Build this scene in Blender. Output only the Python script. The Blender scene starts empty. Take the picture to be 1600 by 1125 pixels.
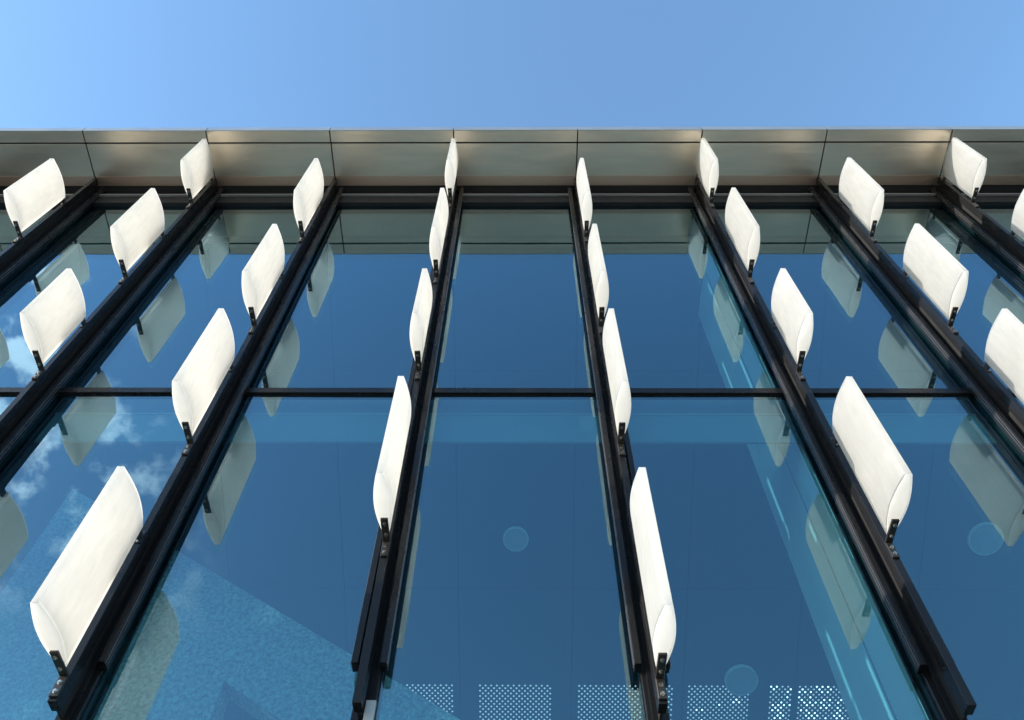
import bpy, bmesh, math, random
from mathutils import Vector, Matrix

random.seed(7)
scene = bpy.context.scene
C = scene.collection

# ------------------------------------------------------------------ camera
F_PX = 1307.17
cam_data = bpy.data.cameras.new("camera")
cam_data.sensor_fit = 'HORIZONTAL'
cam_data.sensor_width = 36.0
cam_data.lens = F_PX * 36.0 / 1600.0
cam_data.clip_start = 0.05
cam_data.clip_end = 5000.0
cam = bpy.data.objects.new("camera", cam_data)
C.objects.link(cam)
R_ = Vector((0.99996361, 0.00388403, 0.00759568))
U_ = Vector((-7.28689660e-04, -0.848209194, 0.529660865))
F_ = Vector((-0.00849995, 0.52964713, 0.8481755))
m = Matrix((( R_.x, U_.x, -F_.x, 0.71475), ( R_.y, U_.y, -F_.y, -3.4279), ( R_.z, U_.z, -F_.z, 0.0), (0, 0, 0, 1)))
cam.matrix_world = m
scene.camera = cam

# ------------------------------------------------------------------ light
SUN_EL, SUN_AZ = math.radians(14.3), math.radians(75)      # azimuth from the facade normal towards the left
SUN_DIR = Vector((-math.sin(SUN_AZ) * math.cos(SUN_EL), -math.cos(SUN_AZ) * math.cos(SUN_EL), math.sin(SUN_EL)))
world = bpy.data.worlds.new("World")
scene.world = world
world.use_nodes = True
nt = world.node_tree
for n in list(nt.nodes):
    nt.nodes.remove(n)
N = nt.nodes.new
out = N('ShaderNodeOutputWorld')
bg = N('ShaderNodeBackground')
sky = N('ShaderNodeTexSky')
sky.sky_type = 'NISHITA'
sky.sun_disc = False
sky.sun_elevation = SUN_EL
sky.sun_rotation = math.atan2(SUN_DIR.x, SUN_DIR.y)
sky.altitude = 0
sky.air_density = 1.5
sky.dust_density = 0.5
sky.ozone_density = 4.2
bg.inputs['Strength'].default_value = 0.15
# small fair-weather clouds low in the sky behind the camera
tc = N('ShaderNodeTexCoord')
sep = N('ShaderNodeSeparateXYZ')
nt.links.new(tc.outputs['Generated'], sep.inputs[0])
def mth(op, a, b=None, clamp=False):
    n = N('ShaderNodeMath'); n.operation = op; n.use_clamp = clamp
    for i, v in enumerate((a, b)):
        if v is None: continue
        if isinstance(v, (int, float)): n.inputs[i].default_value = v
        else: nt.links.new(v, n.inputs[i])
    return n.outputs[0]
def mrange(v, a, b):
    n = N('ShaderNodeMapRange'); n.interpolation_type = 'SMOOTHSTEP'
    nt.links.new(v, n.inputs[0])
    n.inputs[1].default_value = a; n.inputs[2].default_value = b
    return n.outputs[0]
zc = mth('MAXIMUM', sep.outputs[2], 0.12)
u_ = mth('DIVIDE', sep.outputs[0], zc)
v_ = mth('DIVIDE', sep.outputs[1], zc)
comb = N('ShaderNodeCombineXYZ')
nt.links.new(u_, comb.inputs[0]); nt.links.new(v_, comb.inputs[1])
noi = N('ShaderNodeTexNoise')
noi.inputs['Scale'].default_value = 19.0
noi.inputs['Detail'].default_value = 8.0
noi.inputs['Roughness'].default_value = 0.58
nt.links.new(tc.outputs['Generated'], noi.inputs['Vector'])
cl = mrange(noi.outputs[0], 0.485, 0.655)
mk = mth('MULTIPLY', mth('MULTIPLY', mrange(v_, -0.32, -0.52), mrange(v_, -1.25, -0.85)), mrange(u_, -0.46, -0.66))
fac = mth('MULTIPLY', mth('MULTIPLY', cl, mk), 0.7)
mix = N('ShaderNodeMix'); mix.data_type = 'RGBA'
nt.links.new(fac, mix.inputs[0])
nt.links.new(sky.outputs[0], mix.inputs[6])
mix.inputs[7].default_value = (7.0, 7.4, 7.9, 1)
nt.links.new(mix.outputs[2], bg.inputs['Color'])
nt.links.new(bg.outputs[0], out.inputs['Surface'])

sun_data = bpy.data.lights.new("sun", 'SUN')
sun_data.energy = 2.6
sun_data.angle = math.radians(0.5)
sun_data.color = (1.0, 0.93, 0.82)
sun = bpy.data.objects.new("sun", sun_data)
C.objects.link(sun)
sun.rotation_euler = (-SUN_DIR).to_track_quat('-Z', 'Y').to_euler()

vs = scene.view_settings
vs.view_transform = 'Standard'
vs.look = 'None'
vs.gamma = 1.0
vs.use_curve_mapping = False
vs.exposure = 1.6
scene.cycles.max_bounces = 14
scene.cycles.transparent_max_bounces = 24
scene.cycles.caustics_reflective = False
scene.cycles.use_denoising = True

# ------------------------------------------------------------------ materials
def new_mat(name):
    mt = bpy.data.materials.new(name); mt.use_nodes = True
    t = mt.node_tree
    for n in list(t.nodes): t.nodes.remove(n)
    o = t.nodes.new('ShaderNodeOutputMaterial')
    return mt, t, o

def noise(t, scale, detail=3.0, rough=0.5, stretch=None):
    co = t.nodes.new('ShaderNodeTexCoord')
    mp = t.nodes.new('ShaderNodeMapping')
    if stretch: mp.inputs['Scale'].default_value = stretch
    oi = t.nodes.new('ShaderNodeObjectInfo')
    mu = t.nodes.new('ShaderNodeMath'); mu.operation = 'MULTIPLY'; mu.inputs[1].default_value = 57.0
    t.links.new(oi.outputs['Random'], mu.inputs[0])
    cb = t.nodes.new('ShaderNodeCombineXYZ')
    for i in range(3): t.links.new(mu.outputs[0], cb.inputs[i])
    t.links.new(cb.outputs[0], mp.inputs['Location'])
    t.links.new(co.outputs['Object'], mp.inputs[0])
    n = t.nodes.new('ShaderNodeTexNoise')
    n.inputs['Scale'].default_value = scale
    n.inputs['Detail'].default_value = detail
    n.inputs['Roughness'].default_value = rough
    t.links.new(mp.outputs[0], n.inputs['Vector'])
    return n.outputs[0]

def ramp(t, v, c0, c1, p0=0.3, p1=0.7):
    r = t.nodes.new('ShaderNodeValToRGB')
    r.color_ramp.elements[0].position = p0; r.color_ramp.elements[0].color = (*c0, 1)
    r.color_ramp.elements[1].position = p1; r.color_ramp.elements[1].color = (*c1, 1)
    t.links.new(v, r.inputs[0])
    return r.outputs[0]

def principled(name, col, rough, metal=0.0, var=0.12, scale=6.0, stretch=None, bump=0.0, bscale=60.0, spec=0.5, rvar=0.06, bdist=0.01):
    mt, t, o = new_mat(name)
    p = t.nodes.new('ShaderNodeBsdfPrincipled')
    nv = noise(t, scale, 4.0, 0.55, stretch)
    c0 = tuple(c * (1 - var) for c in col); c1 = tuple(min(1, c * (1 + var)) for c in col)
    t.links.new(ramp(t, nv, c0, c1), p.inputs['Base Color'])
    rr = t.nodes.new('ShaderNodeMapRange')
    t.links.new(nv, rr.inputs[0])
    rr.inputs[1].default_value = 0.3; rr.inputs[2].default_value = 0.7
    rr.inputs[3].default_value = max(0.02, rough - rvar); rr.inputs[4].default_value = rough + rvar
    t.links.new(rr.outputs[0], p.inputs['Roughness'])
    p.inputs['Metallic'].default_value = metal
    p.inputs['Specular IOR Level'].default_value = spec
    if bump:
        b = t.nodes.new('ShaderNodeBump')
        b.inputs['Strength'].default_value = bump
        b.inputs['Distance'].default_value = bdist
        t.links.new(noise(t, bscale, 5.0, 0.6, stretch), b.inputs['Height'])
        t.links.new(b.outputs[0], p.inputs['Normal'])
    t.links.new(p.outputs[0], o.inputs[0])
    return mt

def glass_mat(name, r0, rtint, ttint, power=5.0):
    mt, t, o = new_mat(name)
    lw = t.nodes.new('ShaderNodeLayerWeight'); lw.inputs[0].default_value = 0.5
    pw = t.nodes.new('ShaderNodeMath'); pw.operation = 'POWER'; pw.inputs[1].default_value = power
    t.links.new(lw.outputs['Facing'], pw.inputs[0])
    ma = t.nodes.new('ShaderNodeMath'); ma.operation = 'MULTIPLY_ADD'
    t.links.new(pw.outputs[0], ma.inputs[0])
    ma.inputs[1].default_value = 1 - r0; ma.inputs[2].default_value = r0
    tr = t.nodes.new('ShaderNodeBsdfTransparent'); tr.inputs[0].default_value = (*ttint, 1)
    gl = t.nodes.new('ShaderNodeBsdfGlossy'); gl.inputs['Color'].default_value = (*rtint, 1); gl.inputs['Roughness'].default_value = 0.0
    bp = t.nodes.new('ShaderNodeBump'); bp.inputs['Strength'].default_value = 0.25; bp.inputs['Distance'].default_value = 0.004
    t.links.new(noise(t, 1.3, 1.0, 0.4), bp.inputs['Height']); t.links.new(bp.outputs[0], gl.inputs['Normal'])
    mx = t.nodes.new('ShaderNodeMixShader')
    t.links.new(ma.outputs[0], mx.inputs[0]); t.links.new(tr.outputs[0], mx.inputs[1]); t.links.new(gl.outputs[0], mx.inputs[2])
    t.links.new(mx.outputs[0], o.inputs[0])
    return mt

def fin_mat(name, c0, c1, through):
    mt, t, o = new_mat(name)
    nv = noise(t, 26.0, 5.0, 0.6, (1.0, 1.0, 0.25))
    nv2 = noise(t, 3.0, 3.0, 0.5)
    col = ramp(t, nv, c0, c1)
    col2 = ramp(t, nv2, (0.93, 0.93, 0.93), (1, 1, 1))
    mc = t.nodes.new('ShaderNodeMix'); mc.data_type = 'RGBA'; mc.blend_type = 'MULTIPLY'; mc.inputs[0].default_value = 1.0
    t.links.new(col, mc.inputs[6]); t.links.new(col2, mc.inputs[7])
    oi = t.nodes.new('ShaderNodeObjectInfo')
    tone = ramp(t, oi.outputs['Random'], (0.955, 0.95, 0.94), (1, 1, 1), 0.0, 1.0)
    mo = t.nodes.new('ShaderNodeMix'); mo.data_type = 'RGBA'; mo.blend_type = 'MULTIPLY'; mo.inputs[0].default_value = 1.0
    t.links.new(mc.outputs[2], mo.inputs[6]); t.links.new(tone, mo.inputs[7])
    mc = mo
    d = t.nodes.new('ShaderNodeBsdfDiffuse'); tl = t.nodes.new('ShaderNodeBsdfTranslucent')
    t.links.new(mc.outputs[2], d.inputs[0]); t.links.new(mc.outputs[2], tl.inputs[0])
    m1 = t.nodes.new('ShaderNodeMixShader'); m1.inputs[0].default_value = through
    t.links.new(d.outputs[0], m1.inputs[1]); t.links.new(tl.outputs[0], m1.inputs[2])
    g = t.nodes.new('ShaderNodeBsdfGlossy'); g.inputs['Roughness'].default_value = 0.35
    m2 = t.nodes.new('ShaderNodeMixShader'); m2.inputs[0].default_value = 0.05
    t.links.new(m1.outputs[0], m2.inputs[1]); t.links.new(g.outputs[0], m2.inputs[2])
    t.links.new(m2.outputs[0], o.inputs[0])
    return mt

def emit_mat(name, col, s):
    mt, t, o = new_mat(name)
    e = t.nodes.new('ShaderNodeEmission'); e.inputs[0].default_value = (*col, 1); e.inputs[1].default_value = s
    t.links.new(e.outputs[0], o.inputs[0])
    return mt

M_FIN = fin_mat("etched_white_glass", (0.78, 0.775, 0.755), (0.87, 0.865, 0.85), 0.73)
M_FIN_LIGHTENED = fin_mat("lightened_glass_edge", (0.95, 0.95, 0.94), (0.97, 0.97, 0.96), 0.93)  # lightened and more translucent: brightness put into rims and shaded end caps
M_BLACK = principled("black_anodised_aluminium", (0.012, 0.0122, 0.0135), 0.26, 0.0, 0.10, 10.0, (1, 1, 0.5), rvar=0.03, spec=0.22)
M_LIP = principled("highlight_aluminium_lip", (0.16, 0.16, 0.165), 0.3, 0.6, 0.1, 6.0)  # pale tone puts the ridges' highlight lines into the colour
M_GASKET = principled("black_gasket", (0.008, 0.008, 0.009), 0.6, 0.0, 0.2, 8.0)
M_BRACKET = principled("black_bracket_paint", (0.022, 0.019, 0.017), 0.36, 0.0, 0.25, 40.0, None, 0.06, 200.0)
M_SCREW = principled("steel_screw", (0.52, 0.47, 0.40), 0.24, 1.0, 0.1, 40.0)
M_SOFFIT = principled("brushed_soffit_metal", (0.90, 0.77, 0.60), 0.37, 1.0, 0.04, 5.0, (0.5, 2.0, 1.0), 0.5, 1.6, rvar=0.02, bdist=0.012)
M_SOFFIT_IN = principled("reflection_brown_soffit", (0.74, 0.54, 0.40), 0.42, 1.0, 0.03, 40.0, (0.15, 6.0, 1.0), 0.01, 90.0, rvar=0.015)  # brown of what the strip reflects, put into the metal colour
M_FASCIA = principled("pale_fascia_metal", (0.42, 0.43, 0.43), 0.35, 0.6, 0.05, 3.0)
M_PANE_OUT = glass_mat("coated_glass", 0.175, (0.53, 0.79, 0.92), (0.45, 0.80, 0.90), 3.0)
M_PANE_IN = glass_mat("inner_glass_face", 0.05, (0.45, 0.85, 0.9), (0.90, 0.98, 0.98))
M_EDGE = principled("glass_edge_seal", (0.02, 0.03, 0.03), 0.4, 0.0)
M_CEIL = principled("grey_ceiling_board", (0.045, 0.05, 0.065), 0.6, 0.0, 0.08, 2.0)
M_VOID = principled("dark_void", (0.004, 0.004, 0.005), 0.8)
M_PLASTER = principled("rough_plaster", (0.46, 0.46, 0.45), 0.85, 0.0, 0.5, 34.0, None, 1.0, 30.0, 0.2, 0.06, 0.05)
M_WALL = principled("painted_wall", (0.64, 0.74, 0.72), 0.6, 0.0, 0.05, 2.0)
M_BAND = principled("grey_blind_box", (0.20, 0.235, 0.23), 0.6, 0.0, 0.05, 2.0)
M_FLOOR = principled("interior_floor", (0.58, 0.57, 0.54), 0.4, 0.0, 0.1, 2.0)
M_DARKWALL = principled("dark_interior_wall", (0.22, 0.23, 0.25), 0.6, 0.0, 0.1, 1.0)
M_TRIM = principled("bright_trim", (0.34, 0.36, 0.36), 0.45, 0.2, 0.03, 3.0)
M_LAMP = principled("lamp_diffuser", (0.50, 0.52, 0.52), 0.5, 0.0, 0.02, 4.0)
M_RIM = principled("white_lamp_rim", (0.85, 0.86, 0.86), 0.4, 0.0, 0.02, 4.0)
M_GROUND = principled("pale_paving", (0.34, 0.31, 0.27), 0.8, 0.0, 0.12, 1.5)
M_ROOF = principled("roof_membrane", (0.03, 0.03, 0.03), 0.8)
M_HOLE = emit_mat("backlit_hole", (0.85, 0.93, 1.0), 0.27)
M_HOLE_B = emit_mat("bright_backlit_hole", (0.95, 0.97, 1.0), 1.1)

# ------------------------------------------------------------------ helpers
def link(name, bm, mats, parent=None, smooth=False):
    me = bpy.data.meshes.new(name)
    bm.normal_update()
    bm.to_mesh(me); bm.free()
    if not isinstance(mats, (list, tuple)): mats = [mats]
    for mm in mats: me.materials.append(mm)
    if smooth:
        for p in me.polygons: p.use_smooth = True
    o = bpy.data.objects.new(name, me)
    C.objects.link(o)
    if parent: o.parent = parent
    return o

def share(name, src, parent, loc):
    o = src.copy(); o.name = name
    C.objects.link(o)
    o.parent = parent; o.location = loc
    return o

def box(bm, x0, x1, y0, y1, z0, z1, bev=0.0):
    r = bmesh.ops.create_cube(bm, size=1.0)
    vs_ = r['verts']
    for v in vs_:
        v.co = Vector((x0 + (v.co.x + .5) * (x1 - x0), y0 + (v.co.y + .5) * (y1 - y0), z0 + (v.co.z + .5) * (z1 - z0)))
    if bev:
        es = list({e for v in vs_ for e in v.link_edges})
        bmesh.ops.bevel(bm, geom=es, offset=bev, segments=1, affect='EDGES', profile=0.5)
    return vs_

def boxobj(name, mat, parent, x0, x1, y0, y1, z0, z1, bev=0.0):
    bm = bmesh.new(); box(bm, x0, x1, y0, y1, z0, z1, bev)
    return link(name, bm, mat, parent)

def empty(name, loc, label, cat, group=None):
    o = bpy.data.objects.new(name, None); C.objects.link(o)
    o.location = loc
    o.empty_display_size = 0.1
    o['label'] = label; o['category'] = cat
    if group: o['group'] = group
    return o

def cyl(bm, c, axis, r, h, seg=10):
    res = bmesh.ops.create_cone(bm, cap_ends=True, segments=seg, radius1=r, radius2=r, depth=h)
    q = Vector((0, 0, 1)).rotation_difference(Vector(axis)).to_matrix().to_4x4()
    bmesh.ops.transform(bm, matrix=Matrix.Translation(c) @ q, verts=res['verts'])

W = 1.35
K0, K1 = -8, 9               # columns of the facade
Z_SOF = 9.02
Y_OUT, Y_GAP, Y_IN = -0.732, -0.606, -0.108
GROUND_Z = -1.6

# ------------------------------------------------------------------ ground
bm = bmesh.new()
bmesh.ops.create_grid(bm, x_segments=2, y_segments=2, size=2500.0)
g = link("ground", bm, M_GROUND); g.location = (0, 0, GROUND_Z); g['kind'] = 'structure'

# ------------------------------------------------------------------ building
XL, XR = K0 * W, K1 * W
B = empty("office_building", (0, 0, GROUND_Z), "glass fronted building with black mullions under a brushed metal roof overhang", "building")
Bz = -GROUND_Z
def bbox(name, mat, x0, x1, y0, y1, z0, z1, bev=0.0, parent=None):
    """a box given in world coordinates, child of the building"""
    return boxobj(name, mat, parent or B, x0, x1, y0, y1, z0 + (0 if parent else Bz), z1 + (0 if parent else Bz), bev)

# roof, walls and floor; the unseen rear is left open to light the interior
bbox("roof", M_ROOF, XL - .1, XR + .1, Y_OUT + .02, 11.0, Z_SOF + .03, Z_SOF + .103)
bbox("floor_slab", M_FLOOR, XL, XR, -.04, 11.0, GROUND_Z + .004, GROUND_Z + .15)
bbox("low_rear_wall", M_DARKWALL, XL, XR, 10.8, 11.0, GROUND_Z + .15, .6)  # unseen, cut low so sky light enters through the added opening above
for k in range(K0, K1 + 1, 3):  # unseen columns across the added rear opening
    bbox("rear_column", M_DARKWALL, k * W - .12, k * W + .12, 10.75, 11.0, .601, Z_SOF + .029)
bbox("end_wall", M_DARKWALL, XL - .3, XL - .06, -.1, 11.0, GROUND_Z + .004, Z_SOF - .01)
bbox("end_wall", M_DARKWALL, XR + .06, XR + .3, -.1, 11.0, GROUND_Z + .004, Z_SOF - .01)
bbox("plinth", M_BLACK, XL, XR, -.03, .15, GROUND_Z + .15, GROUND_Z + .35)

# panes
def pane_mesh(z0, z1):
    bm = bmesh.new()
    vs_ = box(bm, .055, W - .055, 0.0, .034, z0, z1)
    for f in bm.faces:
        n = f.normal
        f.material_index = 0 if n.y < -.5 else (1 if n.y > .5 else 2)
    bm.normal_update()
    for f in bm.faces:
        n = f.normal
        f.material_index = 0 if n.y < -.5 else (1 if n.y > .5 else 2)
    return bm
PANES = [(5.073, 8.70), (1.298, 4.999), (-1.23, 1.224)]
for z0, z1 in PANES:
    proto = link("glass_pane", pane_mesh(z0 + Bz, z1 + Bz), [M_PANE_OUT, M_PANE_IN, M_EDGE], B)
    proto.location = (K0 * W, 0, 0)
    for k in range(K0 + 1, K1):
        pn = share("glass_pane", proto, B, (k * W, 0, 0))
        pn.rotation_euler = (0, 0, random.uniform(-.002, .002))

# transoms between the storeys, one bar per bay
for z0, z1 in ((5.010, 5.072), (1.235, 1.297)):
    bm = bmesh.new()
    box(bm, .058, W - .058, -.022, .036, z0 + Bz, z1 + Bz, .002)
    box(bm, .058, W - .058, -.008, .030, z0 + Bz - .0105, z0 + Bz - .0005)
    proto = link("transom", bm, M_BLACK, B); proto.location = (K0 * W, 0, 0)
    for k in range(K0 + 1, K1):
        share("transom", proto, B, (k * W, 0, 0))
# head frame of each bay below the roof overhang
bm = bmesh.new()
box(bm, .058, W - .058, -.045, .10, 8.68 + Bz, 8.86 + Bz, .003)
box(bm, .058, W - .058, -.020, .10, 8.875 + Bz, Z_SOF + .02 + Bz)
proto = link("head_frame", bm, M_GASKET, B); proto.location = (K0 * W, 0, 0)
bm = bmesh.new()
box(bm, .060, W - .060, -.075, -.046, 8.845 + Bz, 8.859 + Bz, .002)
proto2 = link("drip_flange", bm, M_FASCIA, B); proto2.location = (K0 * W, 0, 0)
for k in range(K0 + 1, K1):
    share("head_frame", proto, B, (k * W, 0, 0))
    share("drip_flange", proto2, B, (k * W, 0, 0))

# mullions: base profile on the glass line, two side rails, one centre rail that carries the fins
bm = bmesh.new()
box(bm, -.052, .052, -.028, .11, GROUND_Z + .36 + Bz, Z_SOF - .012 + Bz, .003)
box(bm, -.030, .030, -.060, -.029, GROUND_Z + .36 + Bz, Z_SOF - .014 + Bz)
mul0 = link("mullion", bm, M_BLACK, B); mul0.location = (K0 * W, 0, 0)
def rail(x, w, y0, y1, z0, z1, lips):
    bm = bmesh.new()
    box(bm, x - w / 2, x + w / 2, y0, y1, z0 + Bz, z1 + Bz, .002)
    if lips:
        s = 1 if x > 0 else -1
        for yy in (y0 + .012, y0 + .032):
            old = set(bm.faces)
            box(bm, *sorted((x + s * w / 2, x + s * (w / 2 + .005))), yy, yy + .005, z0 + Bz + .001, z1 + Bz - .001)
            for f in bm.faces:
                if f not in old: f.material_index = 1
    return bm
def rails(mul, z0c, z0s, z1):
    link("center_rail", rail(0, .042, -.200, -.130, z0c, z1, False), M_BLACK, mul)
    for x in (-.068, .068):
        link("side_rail", rail(x, .034, -.100, -.0285, z0s, z1, True), [M_BLACK, M_LIP], mul)
    bm = bmesh.new()
    box(bm, -.007, .007, -.1295, -.0605, z0c + .01 + Bz, z1 - .002 + Bz)
    link("web", bm, M_GASKET, mul)
rails(mul0, 2.32, 2.61, Z_SOF - .011)
# the storey below carries its own rails
link("center_rail", rail(0, .042, -.200, -.130, -1.0, 1.02, False), M_BLACK, mul0)
mulls = {K0: mul0}
for k in range(K0 + 1, K1 + 1):
    mm = share("mullion", mul0, B, (k * W, 0, 0))
    mulls[k] = mm
    for ch in mul0.children:
        share(ch.name.split('.')[0], ch, mm, (0, 0, 0))
# small aluminium splice plate that shows beside the lower end of one centre rail
link("splice_plate", (lambda b: (box(b, .026, .072, -.13, -.105, 2.05 + Bz, 2.385 + Bz, .002), b)[1])(bmesh.new()), M_TRIM, mulls[0])

# roof overhang: outer strip, main soffit panel and inner strip of each bay
def panel(y0, y1, dz, th=.02, inset=.0065):
    bm = bmesh.new()
    box(bm, inset, W - inset, y0, y1, Z_SOF + dz + Bz, Z_SOF + dz + th + Bz, .0015)
    return bm
specs = [("soffit_edge_panel", panel(Y_OUT, Y_GAP, 0), M_SOFFIT),
         ("soffit_panel", panel(Y_GAP + .018, -.222, 0), M_SOFFIT),
         ("soffit_inner_panel", panel(-.2215, Y_IN, .0005), M_SOFFIT_IN)]
bm = bmesh.new()
box(bm, .004, W - .004, Y_OUT - .006, Y_OUT - .0005, Z_SOF - .001 + Bz, Z_SOF + .11 + Bz, .001)
box(bm, .004, W - .004, Y_OUT - .0004, Y_OUT + .06, Z_SOF + .104 + Bz, Z_SOF + .11 + Bz)
specs.append(("fascia_panel", bm, M_FASCIA))
protos = []
for nme, bm, mt in specs:
    o = link(nme, bm, mt, B); o.location = (K0 * W, 0, 0); protos.append((nme, o))
bm = bmesh.new()
for x in (.018, W - .018):
    for y in (-.70, -.64, -.575, -.56):
        cyl(bm, (x, y, Z_SOF - .001 + Bz), (0, 0, 1), .0045, .003, 8)
riv = link("rivets", bm, M_SOFFIT, B); riv['kind'] = 'stuff'; riv.location = (K0 * W, 0, 0)
for k in range(K0 + 1, K1):
    for nme, o in protos: share(nme, o, B, (k * W, 0, 0))
    r = share("rivets", riv, B, (k * W, 0, 0)); r['kind'] = 'stuff'

# raked ceiling behind the glass, in boards one bay wide
SL = 0.36
def ceil_z(y): return 8.40 - SL * y
nrm = Vector((0, SL, 1)).normalized()
ang = -math.atan(SL)
backing = bmesh.new()
y0, y1 = .14, 10.79
co = [(XL, y0, ceil_z(y0) + .05), (XR, y0, ceil_z(y0) + .05), (XR, y1, ceil_z(y1) + .05), (XL, y1, ceil_z(y1) + .05)]
lo = [backing.verts.new(Vector(c) + Vector((0, 0, Bz))) for c in co]
hi = [backing.verts.new(Vector(c) + Vector((0, 0, Bz + .08))) for c in co]
backing.faces.new(lo[::-1]); backing.faces.new(hi)
for i in range(4):
    j = (i + 1) % 4
    backing.faces.new((lo[i], lo[j], hi[j], hi[i]))
ceil = link("ceiling", backing, M_VOID, B)
rows = [(.15, .27), (.276, 1.600), (1.610, 4.075), (4.085, 6.55), (6.56, 9.03)]
for (ya, yb) in rows:
    bm = bmesh.new()
    pts = [(.009, ya), (W - .009, ya), (W - .009, yb), (.009, yb)]
    lo = [bm.verts.new((x, y, ceil_z(y) + Bz)) for x, y in pts]
    hi = [bm.verts.new((x, y, ceil_z(y) + .03 + Bz)) for x, y in pts]
    bm.faces.new(lo[::-1]); bm.faces.new(hi)
    for i in range(4):
        j = (i + 1) % 4
        bm.faces.new((lo[i], lo[j], hi[j], hi[i]))
    pr = link("ceiling_panel", bm, M_CEIL, ceil); pr.location = (K0 * W, 0, 0)
    for k in range(K0 + 1, K1):
        share("ceiling_panel", pr, ceil, (k * W, 0, 0))
# rows of small lit holes in the lower boards
def holes(xa, xb, bright):
    bmA, bmB = bmesh.new(), bmesh.new()
    p = .068; rr = 0
    y = 5.275
    while y < 6.4:
        x = xa + (p / 2 if rr % 2 else 0)
        while x < xb:
            b = bmB if random.random() < bright else bmA
            z = ceil_z(y) - .002 + Bz
            q = [b.verts.new((x + .0115 * math.cos(a), y + .0115 * math.sin(a), z - SL * .0115 * math.sin(a))) for a in [i * math.pi / 4 for i in range(8)]]
            b.faces.new(q[::-1])
            x += p
        y += .0335; rr += 1
    for b, mt in ((bmA, M_HOLE), (bmB, M_HOLE_B)):
        if len(b.faces):
            o = link("lit_holes", b, mt, ceil); o['kind'] = 'stuff'
        else: b.free()
for xa, xb, br in ((-.98, -.075, 0), (.244, 1.10, 0), (1.444, 2.585, 0), (2.773, 3.49, .02), (3.76, 4.0, .3), (4.106, 4.86, .45)):
    holes(xa, xb, br)
# bulkhead between the head frame and the ceiling, and the deep band below the transom
bbox("bulkhead", M_VOID, XL, XR, .11, .138, 8.125, 8.72)
for k in range(K0, K1):
    bbox("spandrel_board", M_DARKWALL, k * W + .06, (k + 1) * W - .06, .12, .16, 4.91, 5.16, 0)
    bbox("blind_box", M_BAND, k * W + .06, (k + 1) * W - .06, .10, .119, 4.585, 4.905, .002)
    bbox("blind_lip", M_TRIM, k * W + .06, (k + 1) * W - .06, .095, .1, 4.898, 4.916, 0)

# cross wall behind the sixth mullion, with a groove and a pale strip painted as a sliver of sun
XW = 2.665
pw = bbox("partition_wall", M_WALL, XW, XW + .16, .13, .985, GROUND_Z + .15, 8.02)
for (y, za, zb, wd, mt) in ((.44, 0.5, 7.95, .010, M_VOID), (.80, 5.35, 6.0, .005, M_TRIM)):
    bm = bmesh.new(); box(bm, XW - .003, XW - .0002, y, y + wd * .7, za + Bz, zb + Bz)
    link("groove" if mt is M_VOID else "painted_sun_sliver", bm, mt, pw)

# rough plastered stair wall, raked along the stair
def prism(poly, y0, y1):
    bm = bmesh.new()
    a = [bm.verts.new((x, y0, z + Bz)) for x, z in poly]
    b = [bm.verts.new((x, y1, z + Bz)) for x, z in poly]
    bm.faces.new(a); bm.faces.new(b[::-1])
    n = len(poly)
    for i in range(n):
        j = (i + 1) % n
        bm.faces.new((a[j], a[i], b[i], b[j]))
    bmesh.ops.recalc_face_normals(bm, faces=bm.faces)
    return bm
top = lambda x: 5.46 - .637 * (x + 3.08)
stair = [(-3.12, 5.485), (-3.12, GROUND_Z + .15), (-1.26, GROUND_Z + .15), (-1.24, 3.56), (3.0, 3.56 - .637 * 4.24), (3.0, top(3.0))]
link("stair_wall", prism(stair, 1.3, 1.5), M_PLASTER, B)

# ------------------------------------------------------------------ ceiling lamps
def lamp(x, y, r, label):
    t = empty("ceiling_lamp", (x, y, ceil_z(y)), label, "lamp", "round lamps under the raked ceiling")
    t.rotation_euler = (ang, 0, 0)
    bm = bmesh.new(); cyl(bm, (0, 0, -.035), (0, 0, 1), r, .03, 40)
    link("diffuser", bm, M_LAMP, t)
    bm = bmesh.new()
    n = 40
    for ra, rb, z0, z1 in ((r + .001, r + .012, -.056, -.012),):
        prev = None; first = None
        for i in range(n):
            a = 2 * math.pi * i / n
            q = [bm.verts.new((rr * math.cos(a), rr * math.sin(a), z)) for rr, z in ((ra, z0), (rb, z0), (rb, z1), (ra, z1))]
            if prev:
                for j in range(4): bm.faces.new((prev[j], prev[(j + 1) % 4], q[(j + 1) % 4], q[j]))
            else: first = q
            prev = q
        for j in range(4): bm.faces.new((prev[j], prev[(j + 1) % 4], first[(j + 1) % 4], first[j]))
    bmesh.ops.recalc_face_normals(bm, faces=bm.faces)
    link("rim", bm, M_RIM, t)
    bm = bmesh.new(); cyl(bm, (0, 0, -.01), (0, 0, 1), r * .6, .02, 24)
    link("mount", bm, M_CEIL, t)
lamp(.678, 3.47, .135, "smallest round lamp seen through the middle bay above the dotted ceiling")
lamp(3.384, 5.174, .185, "round lamp overlapping the dotted ceiling boards beside the teal wall")
lamp(6.086, 3.456, .185, "round lamp seen at the far right beside a reflected fin")

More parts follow.
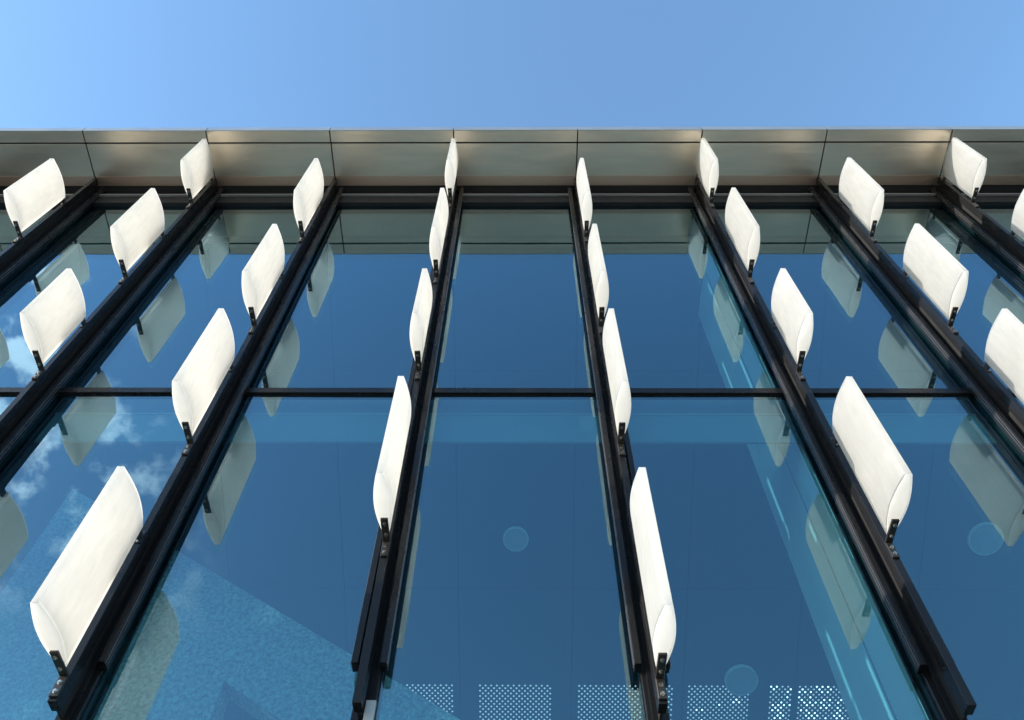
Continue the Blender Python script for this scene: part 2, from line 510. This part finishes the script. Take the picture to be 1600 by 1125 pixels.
# ------------------------------------------------------------------ fins
ZA = [8.941, 7.435, 5.722, 4.232]
ZB = [8.288, 6.582, 5.088, 3.372]
LA = [.706, .916, .690, .917]
LB = [.906, .901, .914, .917]
PO, PI_ = .671, .250
def half(t):                       # half thickness of the lens section, t = 0 at the outer tip and 1 at the inner edge
    a = .0175 * (1 - t) + .0150 * t
    return a + .0315 * (math.sin(math.pi * (0.06 + .88 * t)) - math.sin(math.pi * .06)) / (1 - math.sin(math.pi * .06))
def blade(L):
    n = 14
    pts = []
    for i in range(n + 1):
        t = i / n; pts.append((half(t), -PO + t * (PO - PI_)))
    loop = pts + [(-x, y) for x, y in reversed(pts)]
    def inset(d):
        cx, cy = 0, -(PO + PI_) / 2
        res = []
        for x, y in loop:
            hx = math.copysign(max(abs(x) - d, .004), x)
            yy = min(max(y, -PO + d), -PI_ - d)
            res.append((hx, yy))
        return res
    bm = bmesh.new()
    zs = [0, .012, L * .33, L * .66, L - .012, L]
    rings = [[bm.verts.new((x, y, z)) for x, y in loop] for z in zs]
    m_ = len(loop)
    for a, b in zip(rings, rings[1:]):
        for i in range(m_):
            j = (i + 1) % m_
            f = bm.faces.new((a[i], a[j], b[j], b[i]))
            f.smooth = i not in (n, m_ - 1)
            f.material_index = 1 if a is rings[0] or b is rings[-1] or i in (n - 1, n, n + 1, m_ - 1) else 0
    for ring, z, dz in ((rings[0], 0, 1), (rings[-1], L, -1)):
        r1 = [bm.verts.new((x, y, z)) for x, y in inset(.008)]
        r2 = [bm.verts.new((x, y, z + dz * .0015)) for x, y in inset(.0085)]
        for a, b in ((ring, r1), (r1, r2)):
            for i in range(m_):
                j = (i + 1) % m_
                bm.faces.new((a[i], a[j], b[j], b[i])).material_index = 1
        for i in range(n):           # cap as a strip of quads, brightened against its shade
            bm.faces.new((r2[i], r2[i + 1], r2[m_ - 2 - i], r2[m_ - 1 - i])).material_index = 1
    bmesh.ops.recalc_face_normals(bm, faces=bm.faces)
    me_edges = [e for e in bm.edges if len(e.link_faces) == 2 and e.calc_face_angle(0) > math.radians(35)]
    for e in me_edges: e.smooth = False
    return bm

def bolt(bm, c, axis, r=.0085, h=.009):
    a = Vector(axis)
    cyl(bm, Vector(c), axis, r * 1.35, .003, 12)
    cyl(bm, Vector(c) + a * h / 2, axis, r, h, 6)

proto_parts = {}
def make_fin(L):
    """blade with its bottom at the origin; the rail front is at y = -.2"""
    t = bpy.data.objects.new("louver_fin", None); C.objects.link(t); t.empty_display_size = .1
    link("blade", blade(L), [M_FIN, M_FIN_LIGHTENED], t)
    bm = bmesh.new()                    # angle bracket under the blade: leg below the blade, foot on the rail
    box(bm, -.020, .020, -.372, -.2005, -.016, -.002, .0025)
    box(bm, -.020, .020, -.214, -.2005, -.122, -.0165, .0025)
    br = link("bracket", bm, M_BRACKET, t)
    for c, ax in (((0, -.338, -.016), (0, 0, -1)), ((0, -.262, -.016), (0, 0, -1)), ((0, -.214, -.052), (0, -1, 0)), ((0, -.214, -.098), (0, -1, 0))):
        bm = bmesh.new(); bolt(bm, c, ax)
        link("screw", bm, M_SCREW, br)
    bm = bmesh.new()                    # small tab at the upper inner corner
    box(bm, -.006, .006, -.262, -.2005, L - .055, L - .004, .0015)
    box(bm, -.016, .016, -.206, -.2005, L - .075, L + .012, .0012)
    tb = link("bracket", bm, M_BRACKET, t)
    bm = bmesh.new(); bolt(bm, (0.0, -.206, L - .066), (0, -1, 0), .006, .006)
    link("screw", bm, M_SCREW, tb)
    return t
def copy_tree(o, parent=None):
    c = o.copy(); C.objects.link(c)
    c.parent = parent
    for ch in o.children: copy_tree(ch, c)
    return c

ORD = {-3: "first", -2: "second", -1: "third", 0: "fourth", 1: "fifth", 2: "sixth", 3: "seventh", 4: "eighth"}
def fin_label(k, r):
    col = ORD[k]
    if k == -3 and r == 0: return "tilted white glass fin highest on the leftmost black mullion"
    size = "short" if (k % 2 == 0 and r in (0, 2)) else "long"
    where = ["topmost", "second down", "third down", "fourth down"][r]
    return "%s white glass fin on the %s mullion from the left, %s" % (size, col, where)
first = {}
VIS = {-3: (0, 1), -2: (0, 1, 2, 3), -1: (0, 1, 2, 3), 0: (0, 1, 2, 3), 1: (0, 1, 2, 3), 2: (0, 1, 2, 3), 3: (0, 1, 2), 4: (0, 1)}
for k, rws in VIS.items():
    for r in rws:
        z, L = (ZA[r], LA[r]) if k % 2 == 0 else (ZB[r], LB[r])
        key = .70 if L < .8 else .913
        if key not in first:
            first[key] = make_fin(key); o = first[key]
        else:
            o = copy_tree(first[key])
        o.location = (k * W, 0, z - key)
        o['label'] = fin_label(k, r); o['category'] = "louver fin"; o['group'] = "white glass fins along the mullions"
